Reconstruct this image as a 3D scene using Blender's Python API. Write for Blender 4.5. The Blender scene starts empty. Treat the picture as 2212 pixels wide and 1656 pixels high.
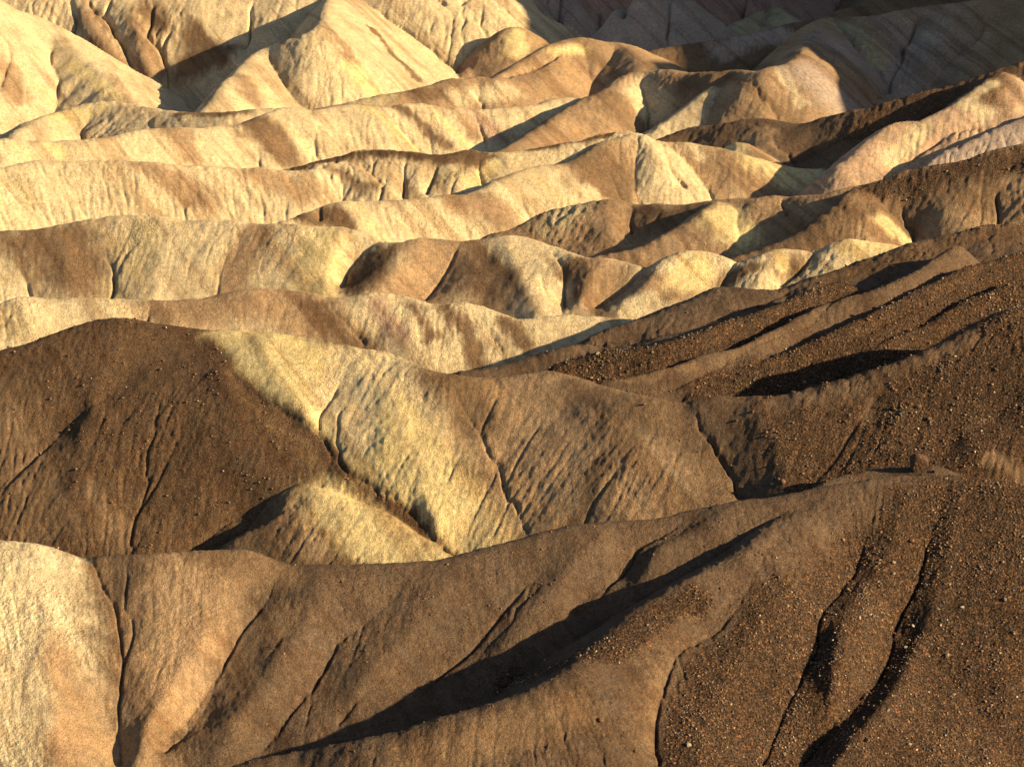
import bpy, math, random
import numpy as np
rng = np.random.default_rng(7)
random.seed(7)
scene = bpy.context.scene

# ------------------------------------------------------------------ camera, sky, sun, exposure
CAM_H, PITCH, TAN = 60.0, math.radians(15.0), math.tan(math.radians(13.0))
cam = bpy.data.cameras.new('camera'); cam_o = bpy.data.objects.new('camera', cam)
scene.collection.objects.link(cam_o); scene.camera = cam_o
cam.sensor_width = 36.0; cam.lens = 18.0/TAN; cam.clip_end = 5000.0; cam.clip_start = 1.0
cam_o.location = (0, 0, CAM_H); cam_o.rotation_euler = (math.pi/2-PITCH, 0, 0)

SUN_AZ = math.radians(-22.0)      # bearing of the sun from +x, negative = behind the camera
SUN_EL = math.radians(21.0)
sdir = (math.cos(SUN_EL)*math.cos(SUN_AZ), math.cos(SUN_EL)*math.sin(SUN_AZ), math.sin(SUN_EL))
world = bpy.data.worlds.new('World'); scene.world = world; world.use_nodes = True
nt = world.node_tree; bg = nt.nodes['Background']
sky = nt.nodes.new('ShaderNodeTexSky'); sky.sky_type = 'NISHITA'; sky.sun_disc = False
sky.sun_elevation = SUN_EL; sky.sun_rotation = math.atan2(sdir[0], sdir[1])
nt.links.new(sky.outputs[0], bg.inputs[0]); bg.inputs[1].default_value = 0.05
sun = bpy.data.lights.new('sun', 'SUN'); sun.energy = 5.0; sun.angle = math.radians(0.55); sun.color = (1.0, 0.79, 0.49)
sun_o = bpy.data.objects.new('sun', sun); scene.collection.objects.link(sun_o)
sun_o.location = (200, -150, 200)
from mathutils import Vector
sun_o.rotation_euler = Vector(sdir).to_track_quat('Z', 'Y').to_euler()
vs = scene.view_settings; vs.view_transform = 'Standard'; vs.look = 'None'; vs.exposure = 1.2; vs.gamma = 1.0

# ------------------------------------------------------------------ terrain survey: lines as (image point, height) -> world
CP, SP = math.cos(PITCH), math.sin(PITCH)
def ray(u, v):
    """bearing s = x/y and gradient m = dz/dy of the sight line through a survey point"""
    xn = (u-1106)/1106*TAN; yn = (828-v)/1106*TAN
    w = CP+yn*SP
    return xn/w, (yn*CP-SP)/w
def pts(txt):
    return [tuple(float(a) for a in p.split(',')) for p in txt.split()]
def catmull(P, n):
    P = np.asarray(P, float); Q = np.vstack([2*P[0]-P[1], P, 2*P[-1]-P[-2]]); out = []
    for i in range(1, len(Q)-2):
        t = np.linspace(0, 1, n, endpoint=False)[:, None]
        a, b, c, d = Q[i-1], Q[i], Q[i+1], Q[i+2]
        out.append(.5*((2*b)+(-a+c)*t+(2*a-5*b+4*c-d)*t*t+(-a+3*b-3*c+d)*t**3))
    out.append(P[-1:]); return np.vstack(out)
class Tent:
    def __init__(s, name, P, sf, sb, r, kl=1.0, kr=1.0): s.name, s.P, s.sf, s.sb, s.r, s.kl, s.kr = name, P, sf, sb, r, kl, kr; s.brk = 0
    def height(s, x, y):
        best = np.full(np.shape(x), -1e3)
        P = s.P
        for kk, (a, b) in enumerate(zip(P[:-1], P[1:])):
            sf = s.sf if np.isscalar(s.sf) else .5*(s.sf[kk]+s.sf[kk+1])
            dx, dy = b[0]-a[0], b[1]-a[1]; L2 = dx*dx+dy*dy+1e-9
            t = np.clip(((x-a[0])*dx+(y-a[1])*dy)/L2, 0, 1)
            ex = x-(a[0]+t*dx); ey = y-(a[1]+t*dy); d = np.sqrt(ex*ex+ey*ey)
            f = .5-.5*ey/(d+.5)                      # 1 = camera side, 0 = far side
            k = s.sb+(sf-s.sb)*f
            if s.kr != 1: k = k*(1+(s.kr-1)*np.clip(ex/(d+.5), 0, 1))
            if s.kl != 1: k = k*(1+(s.kl-1)*np.clip(-ex/(d+.5), 0, 1))
            h = a[2]+t*(b[2]-a[2]) - k*(np.sqrt(d*d+s.r*s.r)-s.r)
            if s.brk: h = h-.9*f*np.maximum(0, d-s.brk)      # a bench that breaks off
            best = np.maximum(best, h)
        return best
tents = {}
def main(name, z0, z1, txt, sf=.60, sb=.72, r=None, n=3, flat=.62):
    p = pts(txt); q = []
    us = np.array([a[0] for a in p]); cum = np.concatenate([[0], np.cumsum(np.hypot(np.diff(us), np.diff([a[1] for a in p])))]); cum /= cum[-1]
    for (pp, c) in zip(p, cum):
        z = z0+(z1-z0)*c
        if len(pp) > 2: z += pp[2]
        s_, m = ray(pp[0], pp[1]); q.append((s_, m, (z-CAM_H)/m))
    q = np.array(q); A = np.column_stack([np.ones(len(q)), q[:, 0]]); lin = A @ np.linalg.lstsq(A, q[:, 2], rcond=None)[0]
    y = q[:, 2]*(1-flat)+lin*flat                       # a crest undulates in height more than in plan
    q = np.column_stack([q[:, 0]*y, y, CAM_H+q[:, 1]*y])
    q = catmull(q, n); yy = q[:, 1].mean()
    tents[name] = Tent(name, q, sf, sb, r if r is not None else .006*yy)
FAM = dict(r2='r2 s2b', s2b='r2 s2b', r1='r1 a1b a1', a1='a1 r1 a1b', r5d='r5d s5d s5e s5f', r6c='r6c s6c s6d y5', s6c='r6c s6c', r6b='r6b s6b', r9w='r9w w1', r3b='r3b t1 t2 t3 t4')
def cast(layer, u, v, off, fam=True):
    """where the sight line meets the slope of one ridge and its spurs (raised by off)"""
    s_, m = ray(u, v); T = tents[layer]
    ys = np.arange(max(100, T.P[:, 1].min()-60), T.P[:, 1].max()+25, .1)
    hh = T.height(s_*ys, ys)
    if fam:
        for f in FAM.get(layer, '').split():
            if f in tents and f != layer: hh = np.maximum(hh, tents[f].height(s_*ys, ys))
    g = hh+off-(CAM_H+m*ys)
    k = np.argmax(g > 0)
    if g[k] <= 0: k = int(np.argmax(g))
    return s_*ys[k], ys[k], CAM_H+m*ys[k]
lines = []
def spur(name, layer, o0, o1, txt, sf=.62, sb=.72, r=None):
    p = pts(txt); n = len(p)-1
    q = [cast(layer, a[0], a[1], o0+(o1-o0)*i/n, False) for i, a in enumerate(p)]
    q = catmull(q, 3)
    tents[name] = Tent(name, q, sf, sb, r if r is not None else .009*q[:, 1].mean())
def amp(layer, o1): return (.45 if o1 > 0 else .60)*dict(r1=1.3 if o1 < 0 else 1.0, r9=1.7, r9w=1.5, r7c=1.4, l8=.6, r4=1.35, r6b=1.1, r5d=1.2, r6c=1.3, r5b=1.3).get(layer, 1.0)
def L(layer, o0, o1, txt):
    p = pts(txt); n = len(p)-1
    q = np.array([cast(layer, a[0], a[1], 0) for a in p])       # plan position on the plain slope ...
    q2 = np.array([cast(layer, a[0], a[1], (o0+(o1-o0)*i/n)*amp(layer, o1)) for i, a in enumerate(p)])
    c = catmull(np.column_stack([q2[:, :2], np.linspace(o0, o1, n+1)]), 6)
    c[:, 2] *= amp(layer, o1)
    lines.append((layer, c, o1 < 0))

# ---- main crests, near to far
main('r1', 0, 3, '-140,1150 -60,1160 0,1168 80,1176 176,1195 280,1201 400,1197 510,1188 545,1192 590,1212 640,1218 720,1217 800,1216 886,1213 963,1208 1050,1182 1160,1150 1260,1130 1360,1122 1430,1118 1500,1105 1568,1090 1640,1073 1748,1056 1848,1046 1928,1032 1988,1026 2088,1028 2168,1040 2260,1060 2380,1080', sf=.58)
main('a1', 2.5, -7.8, '1770,1062 1727,1093 1632,1177 1536,1229 1427,1289 1340,1353 1264,1425 1164,1485 1064,1521 904,1569 761,1606 641,1622 521,1652 400,1700', sf=.50, sb=.85, r=1.3, flat=0)
main('r2', 0, 9, '-160,790 -80,775 0,757 80,735 150,710 215,694 300,693 400,703 440,707 520,711 620,719 700,733,-.2 764,747,-.4 844,771,-.6 896,795,-.7 952,807,-.8 1004,815,-.9 1048,817,-1 1096,815,-1 1144,805,-1 1162,802,-1 1180,800,-1 1224,811,-.9 1285,829,-.7 1345,845,-.4 1401,857 1487,866 1527,859 1607,855 1672,857 1728,847 1828,825 1928,791 1984,767 2088,719 2148,686 2212,663 2300,640 2400,610', sf=.58, flat=.62)
main('r3', 0, 1, '-120,730 -60,700 0,668 40,650 100,640 165,639 240,645 320,648 400,645 450,640 500,628 560,622 620,628 680,637 736,640 790,637 816,636 856,641 912,655 964,661 1012,665 1064,675 1116,690 1156,690 1204,683 1236,679 1289,682 1345,689 1395,691')
main('r3b', -.5, 12, '1010,800 1050,794 1124,777 1196,755 1265,728 1327,708 1407,687 1487,655 1552,629 1584,622 1632,627 1700,628 1740,617 1808,589 1928,548 2008,525 2128,501 2212,489 2300,470 2400,450', sf=.27)
main('r4', 0, 3, '-120,520 0,501 80,491 160,477 228,468 321,464 401,469 481,477 601,486 701,495 761,501 821,519 872,519 912,508 984,511 1044,507 1104,501 1144,507 1176,521 1225,545 1257,559 1305,560 1353,569 1401,577 1433,569 1473,551 1505,543 1548,549 1600,563 1640,549 1676,536 1728,539 1776,541 1816,525 1844,519 1908,521 1952,527 2030,530')
main('r5d', -2, 15, '1076,503 1116,495 1164,473 1212,453 1284,439 1345,434 1405,434 1465,433 1527,430 1628,428 1676,419 1728,421 1788,421 1824,411 1880,397 1928,385 1968,371 2028,359 2088,345 2148,325 2212,309 2300,290 2400,270')
main('r5c', -3, 0, '601,487 649,467 701,443 733,434 784,431 864,432 912,425 960,413 1004,412 1048,401 1084,385 1124,365 1164,353 1225,343 1265,331 1305,313 1337,307 1381,300 1425,307 1495,309 1543,317 1583,327 1648,343 1708,355 1788,363 1808,371 1832,405')
main('r5a', 0, -5, '-100,372 0,363 68,352 160,351 280,357 401,363 561,364 621,367 673,369 704,359 736,355 776,373 816,405 840,431 870,460')
main('r5b', -3, 2, '590,366 664,357 696,349 736,337 784,331 844,332 904,333 952,331 1008,321 1040,325 1104,327 1152,321 1184,315 1225,309 1265,308 1297,297 1325,291 1353,289 1390,299 1420,315')
main('r6', 0, 1, '-100,312 0,305 80,301 160,303 224,301 260,295 313,281 361,274 421,272 481,260 517,260 561,246 601,232 629,228 681,228 741,224 781,226 832,230 912,225 952,232 1004,232 1064,237 1124,232 1164,222 1196,210 1233,210 1265,213')
main('r6b', -2.2, 20, '1040,330 1104,313 1164,276 1221,244 1285,208 1321,192 1353,172 1405,160 1445,157 1489,157 1551,156 1588,149 1632,153 1676,142 1728,124 1772,56 1808,40 1888,36 1928,28 1988,16 2060,8 2150,-10 2300,-40', sf=.62, sb=.75, flat=0)
main('r6c', -3, 18, '1387,303 1423,301 1479,281 1503,274 1567,270 1607,262 1648,256 1712,258 1752,256 1788,248 1840,240 1888,236 1928,220 2008,196 2088,172 2152,154 2212,135 2320,100 2420,80', sf=.5)
main('r7', -5, 0, '24,301 60,270 96,248 116,242 160,234 224,226 280,228 341,232 401,236 481,239 541,234 593,228 640,226', flat=0)
main('r7b', -1, 8, '660,232 689,228 744,217 801,204 885,190 944,178 976,167 1004,170 1032,163 1064,168 1104,148 1140,120 1180,98 1233,82 1261,78 1289,82 1345,87 1369,106 1385,130')
main('r7c', -3, 18, '1130,238 1150,225 1196,196 1245,168 1305,148 1385,116 1465,104 1527,92 1607,80 1688,60 1768,36 1848,12 1900,-4 2000,-30 2150,-60')
main('cone', -4, -2, '985,172,-2 1030,140,0 1064,112,2 1088,80,5 1112,62,7 1132,80,4 1160,105,0 1190,140,-3', flat=0)
main('l8', 20, -5, '-160,-60 -80,-30 0,12 60,32 148,96 224,160 300,232', sf=.62, sb=.62, flat=0)
main('s8', 13, -1.5, '745,-60 709,0 697,52 657,76 577,100 521,140 481,188 445,228', sf=.66, sb=.85, r=2.5, flat=0)
main('r9', 14, 15, '-160,-80 200,-70 500,-66 760,-62 900,-60 1000,-60', sf=.60)
main('r9b', 15, 10, '740,-80 820,-70 900,-62 1000,-60 1060,-30', sf=.62, flat=0)
main('r9w', 11, 11, '1130,-50 1200,-50 1300,-55 1500,-60 1700,-80 1900,-100', sf=.95)
main('w1', -2, 14, '1340,120 1355,84 1367,28 1390,-10 1420,-40', sf=.8, sb=.8, r=1.5, flat=0)
main('w2', -3, 2, '1560,92 1624,40 1672,18 1720,44 1760,80', sf=.7, sb=.7, r=2, flat=0)
# the mountain flank that stands beyond the right edge and shades the far badlands
tents['flank'] = Tent('flank', np.array([(222, 258, 22), (217, 292, 47), (215, 313, 61), (215, 325, 66), (217, 335, 62), (215, 345, 68), (215, 358, 71), (215, 371, 75), (216, 395, 82), (217, 413, 77), (215, 430, 84), (215, 463, 88), (215, 485, 97), (215, 500, 103), (222, 560, 112), (235, 790, 120)], float), .9, .9, 3)

for nm, kl in dict(s8=1.7, r6b=1.35, r6c=1.2, r7c=1.3, r5d=1.15, cone=1.3, r7b=1.2).items(): tents[nm].kl = kl
tents['s8'].kr = .72
_p = tents['r3b'].P; tents['r3b'].sf = np.interp(_p[:, 0]/_p[:, 1], [ray(1180, 760)[0], ray(1420, 690)[0]], [.60, .13]); tents['r3b'].brk = 21
# ---- spurs that make their own outline
spur('s2b', 'r2', 0.4, 2.4, '660,1045 705,1061 761,1083 824,1108 884,1150 924,1180 966,1209 1000,1245', sf=.60, sb=.8, r=2.2)
main('a1b', 1.7, .3, '2010,1001 1900,1010 1830,1027 1765,1055', sf=.5, sb=.62, r=.7, flat=0)
spur('s5d', 'r5d', 1.5, 6.5, '1545,432 1487,477 1415,517 1327,545 1257,560', sf=.55, sb=.8, r=2)
spur('s5e', 'r5d', 2.0, 7.5, '1850,410 1808,449 1728,497 1660,525 1583,557', sf=.55, sb=.8, r=1.6)
spur('s5f', 'r5d', 2.0, 5.0, '1880,440 1828,473 1768,505 1708,525 1676,537', sf=.5, sb=.7, r=1.6)
spur('s6c', 'r6c', 2.5, 8.0, '2160,153 2100,192 2060,224 2024,244 1988,256 1948,260 1904,284 1868,320 1830,350', sf=.62, sb=.8, r=2.2)
spur('s6d', 'r6c', 3.0, 7.5, '2230,240 2152,281 2088,309 2028,341 2000,372', sf=.6, sb=.8, r=2)
spur('s6b', 'r6b', 1.5, 4.5, '1540,180 1487,224 1447,260 1407,302', sf=.6, sb=.8, r=2)
spur('y5', 'r6c', 4.0, 4.0, '1571,322 1595,309 1624,317 1651,342', sf=.7, sb=.7, r=1.2)
spur('c5', 'r5c', 1.0, 2.0, '1800,362 1816,353 1844,369 1882,399', sf=.7, sb=.7, r=1.2)

spur('t1', 'r3b', 2.2, 3.2, '1828,604 1728,639 1628,679 1552,703 1487,727 1407,749 1327,759 1289,763 1205,785', sf=1.15, sb=1.25, r=1.1)
spur('t2', 'r3b', 2.2, 3.2, '2068,531 1920,619 1800,651 1688,703 1607,743 1520,763 1447,791 1327,819 1290,830', sf=1.15, sb=1.25, r=1.1)
spur('t3', 'r3b', 2.2, 3.2, '2240,530 2120,565 2048,595 1928,657 1808,711 1688,759 1584,803 1487,846', sf=1.15, sb=1.25, r=1.1)
spur('t4', 'r3b', 2.2, 3.2, '2230,596 2088,651 1988,703 1928,727 1850,770', sf=1.15, sb=1.25, r=1.1)
for nm in 's5d s5e s5f s6c s6d s6b'.split(): tents[nm].kl = 1.35
# ---- ribs (+) and gullies (-)
exec_lines = '''
r1 -1.0 -2.2 176,1205 240,1289 256,1361 264,1425 262,1473 254,1518 256,1586 262,1660
r1 1.2 2.6 80,1190 100,1300 110,1420 120,1540 125,1680
r1 -.4 -1.3 280,1210 268,1305 286,1337 284,1381 268,1425
r1 .3 1.0 520,1200 480,1300 430,1400 380,1480 320,1580 290,1660
r1 -.6 -3.2 600,1235 577,1293 525,1357 493,1417 441,1506 393,1574 325,1656
r1 .6 1.0 700,1240 660,1330 610,1420 540,1520 460,1640
r1 -.4 -2.2 870,1270 785,1349 733,1389 713,1425 673,1490 625,1550 561,1630
r1 .6 .8 1000,1220 920,1320 840,1420 760,1500
r1 -.3 -1.2 930,1395 904,1417 824,1477 728,1561
r1 -.4 -2.0 1190,1215 1116,1293 1068,1349 1016,1409 952,1461 900,1500
r1 .5 .7 1300,1150 1220,1240 1140,1330 1080,1400
r1 -.6 -2.4 1525,1113 1425,1161 1373,1193 1369,1209 1345,1245 1265,1297 1233,1333
r1 1.0 .6 1560,1112 1440,1180 1395,1215
a1 -.3 -1.8 1690,1150 1600,1297 1547,1361 1467,1409 1435,1493 1423,1526 1415,1574 1420,1656
a1 .4 .6 1760,1110 1700,1240 1640,1340 1580,1440 1530,1560 1500,1680
r1 -.3 -2.2 1890,1090 1852,1229 1808,1285 1772,1333 1764,1409 1736,1457 1690,1540 1650,1656
r1 .5 .6 1960,1060 1920,1200 1880,1300 1850,1400 1800,1500
r1 -.4 -2.6 2040,1065 2024,1121 1992,1217 1984,1265 1940,1349 1916,1429 1888,1485 1840,1526 1808,1566 1728,1656
r1 .3 1.6 1905,1180 1865,1270 1825,1340 1805,1430
r1 .3 1.7 2065,1110 2045,1230 2015,1320 1960,1440 1900,1530 1800,1650
r1 .8 1.0 2160,1060 2190,1300 2150,1500 2110,1680
r1 .3 .4 2110,1060 2090,1180 2050,1300 2000,1420 1960,1540 1920,1680
r2 -.3 -1.0 300,787 224,863 172,903 132,932 60,1010 0,1060
r2 -.2 -1.3 360,850 340,891 332,951 316,983 320,1047 304,1092 288,1132 284,1200
r2 -.2 -1.0 400,915 360,995 340,1043 300,1105
r2 .8 .6 480,800 520,900 560,1000 600,1050
r2 1.0 1.2 260,720 200,860 170,1000 150,1150
r2 -.4 -2.4 581,1077 481,1133 400,1200
r2 .6 1.2 625,1085 560,1125 470,1165
r2 -.8 -3.2 657,1089 601,1125 513,1165 441,1200
r2 -.2 -1.4 421,711 461,747 489,795 537,839 577,872 681,928 733,1008 801,1056 881,1104 960,1190 985,1215
r2 1.0 1.4 560,730 600,800 650,870 680,905
r2 -.3 -1.6 741,803 725,843 693,891 689,928
r2 -.3 -1.2 761,863 729,900 733,1008
r2 .2 1.0 840,790 880,900 900,1000 930,1100 950,1160
r2 -.3 -1.4 960,830 1004,880 1036,932 1048,964 1084,1020 1092,1064 1116,1100 1140,1150
r2 -.3 -1.0 1084,839 1048,908 1040,932
r2 -.2 -.6 1176,892 1144,952 1096,1040
r2 -.2 -.9 1325,992 1329,1024 1281,1092 1265,1128
r2 .2 .7 1240,820 1290,900 1360,960 1440,1000 1500,1050 1540,1090
r2 -1.0 -2.6 1470,880 1540,960 1580,1030 1610,1085
r2 .4 .6 1640,880 1680,960 1700,1050
r2 -.2 -.7 2212,839 2148,904 2088,936 2028,972
r2 .8 .8 2080,920 2150,990 2212,1040
r2 -.5 -.5 1900,850 1850,920 1800,1000 1740,1060
r3 -.3 -.8 322,652 320,700
r3 .8 2.0 100,648 60,700 20,750
r3 .6 1.4 800,642 860,700 930,780
r3 -.3 -1.6 700,645 750,700 790,745
r3 -.2 -.8 1032,679 1052,711 1088,755
r3b -.6 -2.4 1800,608 1700,640 1600,672 1500,706 1400,732 1300,750 1200,772
r3b -.4 -1.4 1800,625 1720,665 1640,712 1550,748 1450,775 1350,795
r3b -.6 -2.0 1980,560 1880,630 1780,680 1680,730 1580,780 1480,830 1440,850
r3b -.6 -1.8 2160,560 2060,625 1960,675 1860,730 1760,780 1650,840
r3b -.6 -1.8 2200,630 2100,690 2000,740 1900,790
r4 -.4 -1.4 228,541 244,577 242,645
r4 .6 1.0 120,500 140,560 150,640
r4 -.3 -.8 40,569 68,645
r4 .5 1.2 330,475 340,560 330,640
r4 -.1 -.5 490,540 475,600 468,640
r4 .8 2.0 740,505 720,560 700,640
r4 -1.0 -3.5 826,525 784,553 752,593 738,640
r4 .8 2.4 908,512 880,553 840,593 776,640
r4 -.5 -2.6 996,517 960,581 920,648
r4 .8 3.5 1085,506 1110,560 1140,620 1170,680
r4 -.4 -1.3 1180,525 1216,577 1218,625 1220,675
r4 .8 1.4 1300,565 1270,610 1250,660
r4 -.8 -3.0 1401,579 1345,629 1309,661 1285,685
r4 1.0 2.5 1440,565 1385,625 1337,665
r4 .8 2.0 1510,548 1480,600 1440,650
r4 -.5 -1.5 1600,565 1556,625
r4 .6 1.4 1676,540 1660,590 1640,620
r4 -.6 -2.0 1772,545 1728,593 1688,630
r4 .8 1.5 1850,522 1830,560 1800,590
r5d -.5 -1.8 1361,440 1365,505
r5d .6 1.4 1300,442 1320,480 1310,530
r5d -.4 -1.0 1430,450 1400,500
r5d .6 1.2 1640,432 1620,470 1590,520
r5d -.4 -1.2 1690,425 1700,470
r5d -1 -1.5 1948,440 1976,525
r5d 1 1.5 2016,430 2104,517
r5d -.8 -1.5 2148,420 2160,490
r5c 1.0 2.2 733,437 760,470 781,505
r5c -1 -2 690,455 690,480
r5c -.2 -.6 905,470 908,515
r5c -.3 -.8 1120,400 1144,480
r5c .6 1.2 1060,405 1070,450 1060,490
r5c .8 1.6 1190,355 1230,400 1260,440
r5c -.4 -.8 1325,341 1320,370 1345,433
r5c .8 1.8 1385,303 1420,350 1470,425
r5c -.4 -1.6 1425,312 1443,373 1479,428
r5c .6 1.2 1560,325 1570,370 1580,420
r5a -.3 -.6 70,420 60,490
r5a .4 .8 330,365 340,420 360,480
r5a .6 1.2 560,370 600,420 640,460
r5b -.3 -1.2 876,355 870,432
r5b .5 1 845,350 850,420
r5b -.4 -1.4 945,355 926,425
r5b .5 1.0 905,350 898,420
r5b .6 1.4 985,335 985,400
r5b -.4 -1.2 1032,345 1044,405
r6 -.2 -.7 555,310 560,360
r6 -.3 -.8 690,260 670,350
r6 .5 1.0 640,235 600,300 590,360
r6 .5 1.2 760,230 800,280 840,325
r6 -.3 -.7 830,240 880,290 910,325
r6 .5 1.0 920,230 960,280 1000,315
r6 -.3 -1.5 1010,240 1040,280 1050,310
r6b -.8 -3.0 1527,183 1459,224 1407,248 1393,289 1387,302
r6b .6 1.8 1390,168 1420,200 1400,235
r6b .8 2.0 1330,195 1340,240 1300,290
r6b .8 2.2 1680,146 1696,172 1732,220 1738,258
r6b -.3 -1.0 1600,165 1640,220 1680,255
r6b -1 -3 1960,110 1920,188 1876,226
r6b .6 1.0 1860,60 1880,120 1860,180
r6b -.4 -1 1780,110 1830,180 1850,220
r6c -.8 -3.0 2088,188 1992,256 1888,288 1788,317 1728,353
r6c -.4 -1.2 1660,300 1720,350
r6c .6 1.6 1640,275 1680,310 1710,350
r6c -.4 -.8 1530,290 1500,305
r6c -1 -3 2140,272 2056,293 2008,321 1968,353 1928,380
r7 .8 1.5 110,246 140,270 180,298
r7 -.2 -.6 320,240 325,280
r7b -.4 -1.2 1020,185 1040,235
r7b .6 1.2 985,172 975,200 990,230
r7b .6 1.5 1230,85 1200,130 1160,180
r7b -.4 -.8 1330,90 1320,130
r7c -.8 -2.0 1221,174 1124,212 1096,236
r9 -.8 -2.5 150,-20 164,50 162,100 200,140 260,200
r9 .8 2.0 176,0 190,50 222,100 260,160
r9 -.8 -2.5 188,-10 200,24 232,48 260,96 280,136 292,176 300,205
r9 -.4 -1.2 244,-10 232,28 234,50
r9 .8 2.0 280,0 290,60 310,110 335,170
r9 -.8 -2.5 325,0 328,40 326,84 349,112 363,152 365,190
r9 -.5 -1.5 369,72 349,112
r9 1 3 417,30 470,80 521,118
r9 -.6 -1.5 545,0 541,80 529,114
r9b 1 3 724,-10 800,60 870,120 944,170
r9b -.5 -1.5 825,0 890,105 955,168
r9b .6 1.6 900,0 940,60 970,110
r9b -2 -5 1084,-30 1076,48 1048,104 996,166
r9w -1 -2 1180,-20 1170,60
r9w 1 2 1240,-20 1230,60
r9w -1 -2.5 1290,-20 1300,70
r9w 1 2 1330,-20 1325,70
r9w -1 -2 1450,-10 1440,90
r9w 1 2 1500,-10 1520,70
r6b 1 2 1830,44 1820,100 1800,150
r6b -1 -2.5 1990,30 1970,80 1950,115
r6b 1 2.5 2080,20 2040,80 1990,130
r6b -1 -2.5 2150,20 2100,90 2030,150
r6b 1 2.5 2200,40 2150,110 2080,160
r7c .6 1.6 1600,82 1560,110 1520,140
r7c -.5 -1.5 1560,96 1510,130
r7c .6 1.6 1720,54 1690,90 1650,130
r9w 1 3 1400,-10 1390,50 1380,90
r9w -1.5 -3.5 1360,-10 1350,60
r9w 1 3 1570,-10 1560,60
r9w -1.5 -3 1610,-10 1600,50
r9w 1.2 3 1150,-10 1140,50 1120,100
r9w -1.5 -3 1210,-10 1205,60
l8 -1 -2 10,70 20,120 0,180
'''
for ln in exec_lines.strip().splitlines():
    a = ln.split(None, 3); L(a[0], float(a[1]), float(a[2]), a[3])

# ------------------------------------------------------------------ height field on a log-polar grid (cell size grows with distance)
SD = 0.262; NSD = 1000; T0, T1 = math.log(112.0), math.log(800.0); NT = 2100
s_dense = np.linspace(-SD, SD, NSD)
s_left = -SD-np.cumsum(np.geomspace(.0007, .02, 24))[::-1]; s_right = SD+np.cumsum(np.geomspace(.0007, .03, 34))
s_all = np.concatenate([s_left, s_dense, s_right]); j0 = len(s_left); NS = len(s_all)
t_ax = np.linspace(T0, T1, NT); y_ax = np.exp(t_ax); dt = t_ax[1]-t_ax[0]; ds = s_dense[1]-s_dense[0]
X = (s_all[None, :]*y_ax[:, None]).astype(np.float32); Y = np.repeat(y_ax[:, None], NS, 1).astype(np.float32)
H = np.full((NT, NS), -32.0, np.float32); LAY = np.full((NT, NS), -1, np.int16)
order = list(tents)
for li, nm in enumerate(order):
    T = tents[nm]; P = T.P
    for k in range(0, len(P)-1, 4):
        seg = P[k:k+5]
        tsf = T.sf if np.isscalar(T.sf) else T.sf[k:k+5]
        reach = (seg[:, 2].max()+33)/min(np.min(tsf), T.sb)+3
        y0, y1 = seg[:, 1].min()-reach, seg[:, 1].max()+reach
        i0, i1 = np.searchsorted(y_ax, [y0, y1])
        if i1 <= i0: continue
        xa, xb = seg[:, 0].min()-reach, seg[:, 0].max()+reach
        sa = min(xa/max(y0, 112.), xa/y1); sb_ = max(xb/max(y0, 112.), xb/y1)
        c0, c1 = np.searchsorted(s_all, [sa, sb_])
        if c1 <= c0: continue
        tt_ = Tent(nm, seg, tsf, T.sb, T.r, T.kl, T.kr); tt_.brk = T.brk
        h = tt_.height(X[i0:i1, c0:c1], Y[i0:i1, c0:c1]).astype(np.float32)
        sub = H[i0:i1, c0:c1]; w = h > sub
        sub[w] = h[w]; LAY[i0:i1, c0:c1][w] = li

def blur(a, n=1):
    for _ in range(n):
        p = np.pad(a, 1, mode='edge')
        a = (p[:-2, 1:-1]+2*a+p[2:, 1:-1])*.25
        p = np.pad(a, 1, mode='edge')
        a = (p[1:-1, :-2]+2*a+p[1:-1, 2:])*.25
    return a
def resize(a, shp):
    r = np.linspace(0, a.shape[0]-1, shp[0]); c = np.linspace(0, a.shape[1]-1, shp[1])
    r0 = np.minimum(r.astype(int), a.shape[0]-2); c0 = np.minimum(c.astype(int), a.shape[1]-2)
    fr = (r-r0)[:, None].astype(np.float32); fc = (c-c0)[None, :].astype(np.float32)
    b = a[r0]*(1-fr)+a[r0+1]*fr
    return b[:, c0]*(1-fc)+b[:, c0+1]*fc
# screened relaxation of rib / gully offsets
acc = np.zeros((NT//2, NSD//2)); cnt = np.zeros_like(acc)
def raster(c):
    x, y, o = c.T; d = np.concatenate([[0], np.cumsum(np.hypot(np.diff(x), np.diff(y)))])
    n = int(d[-1]/(.0005*y.mean()))+2; q = np.linspace(0, d[-1], n)
    x, y, o = np.interp(q, d, x), np.interp(q, d, y), np.interp(q, d, o)
    return ((np.log(y)-T0)/dt, (x/y+SD)/ds, o)
for layer, c, neg in lines:
    fi, fj, o = raster(c); i = (fi/2).astype(int); j = (fj/2).astype(int)
    ok = (i >= 0) & (i < acc.shape[0]) & (j >= 0) & (j < acc.shape[1])
    np.add.at(acc, (i[ok], j[ok]), o[ok]); np.add.at(cnt, (i[ok], j[ok]), 1)
for nm in order:
    if nm == 'flank': continue
    P = tents[nm].P
    fi, fj, o = raster(np.column_stack([P[:, :2], np.zeros(len(P))])); i = (fi/2).astype(int); j = (fj/2).astype(int)
    ok = (i >= 0) & (i < acc.shape[0]) & (j >= 0) & (j < acc.shape[1])
    np.add.at(cnt, (i[ok], j[ok]), 1)
LREL = .030
off = None
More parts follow.
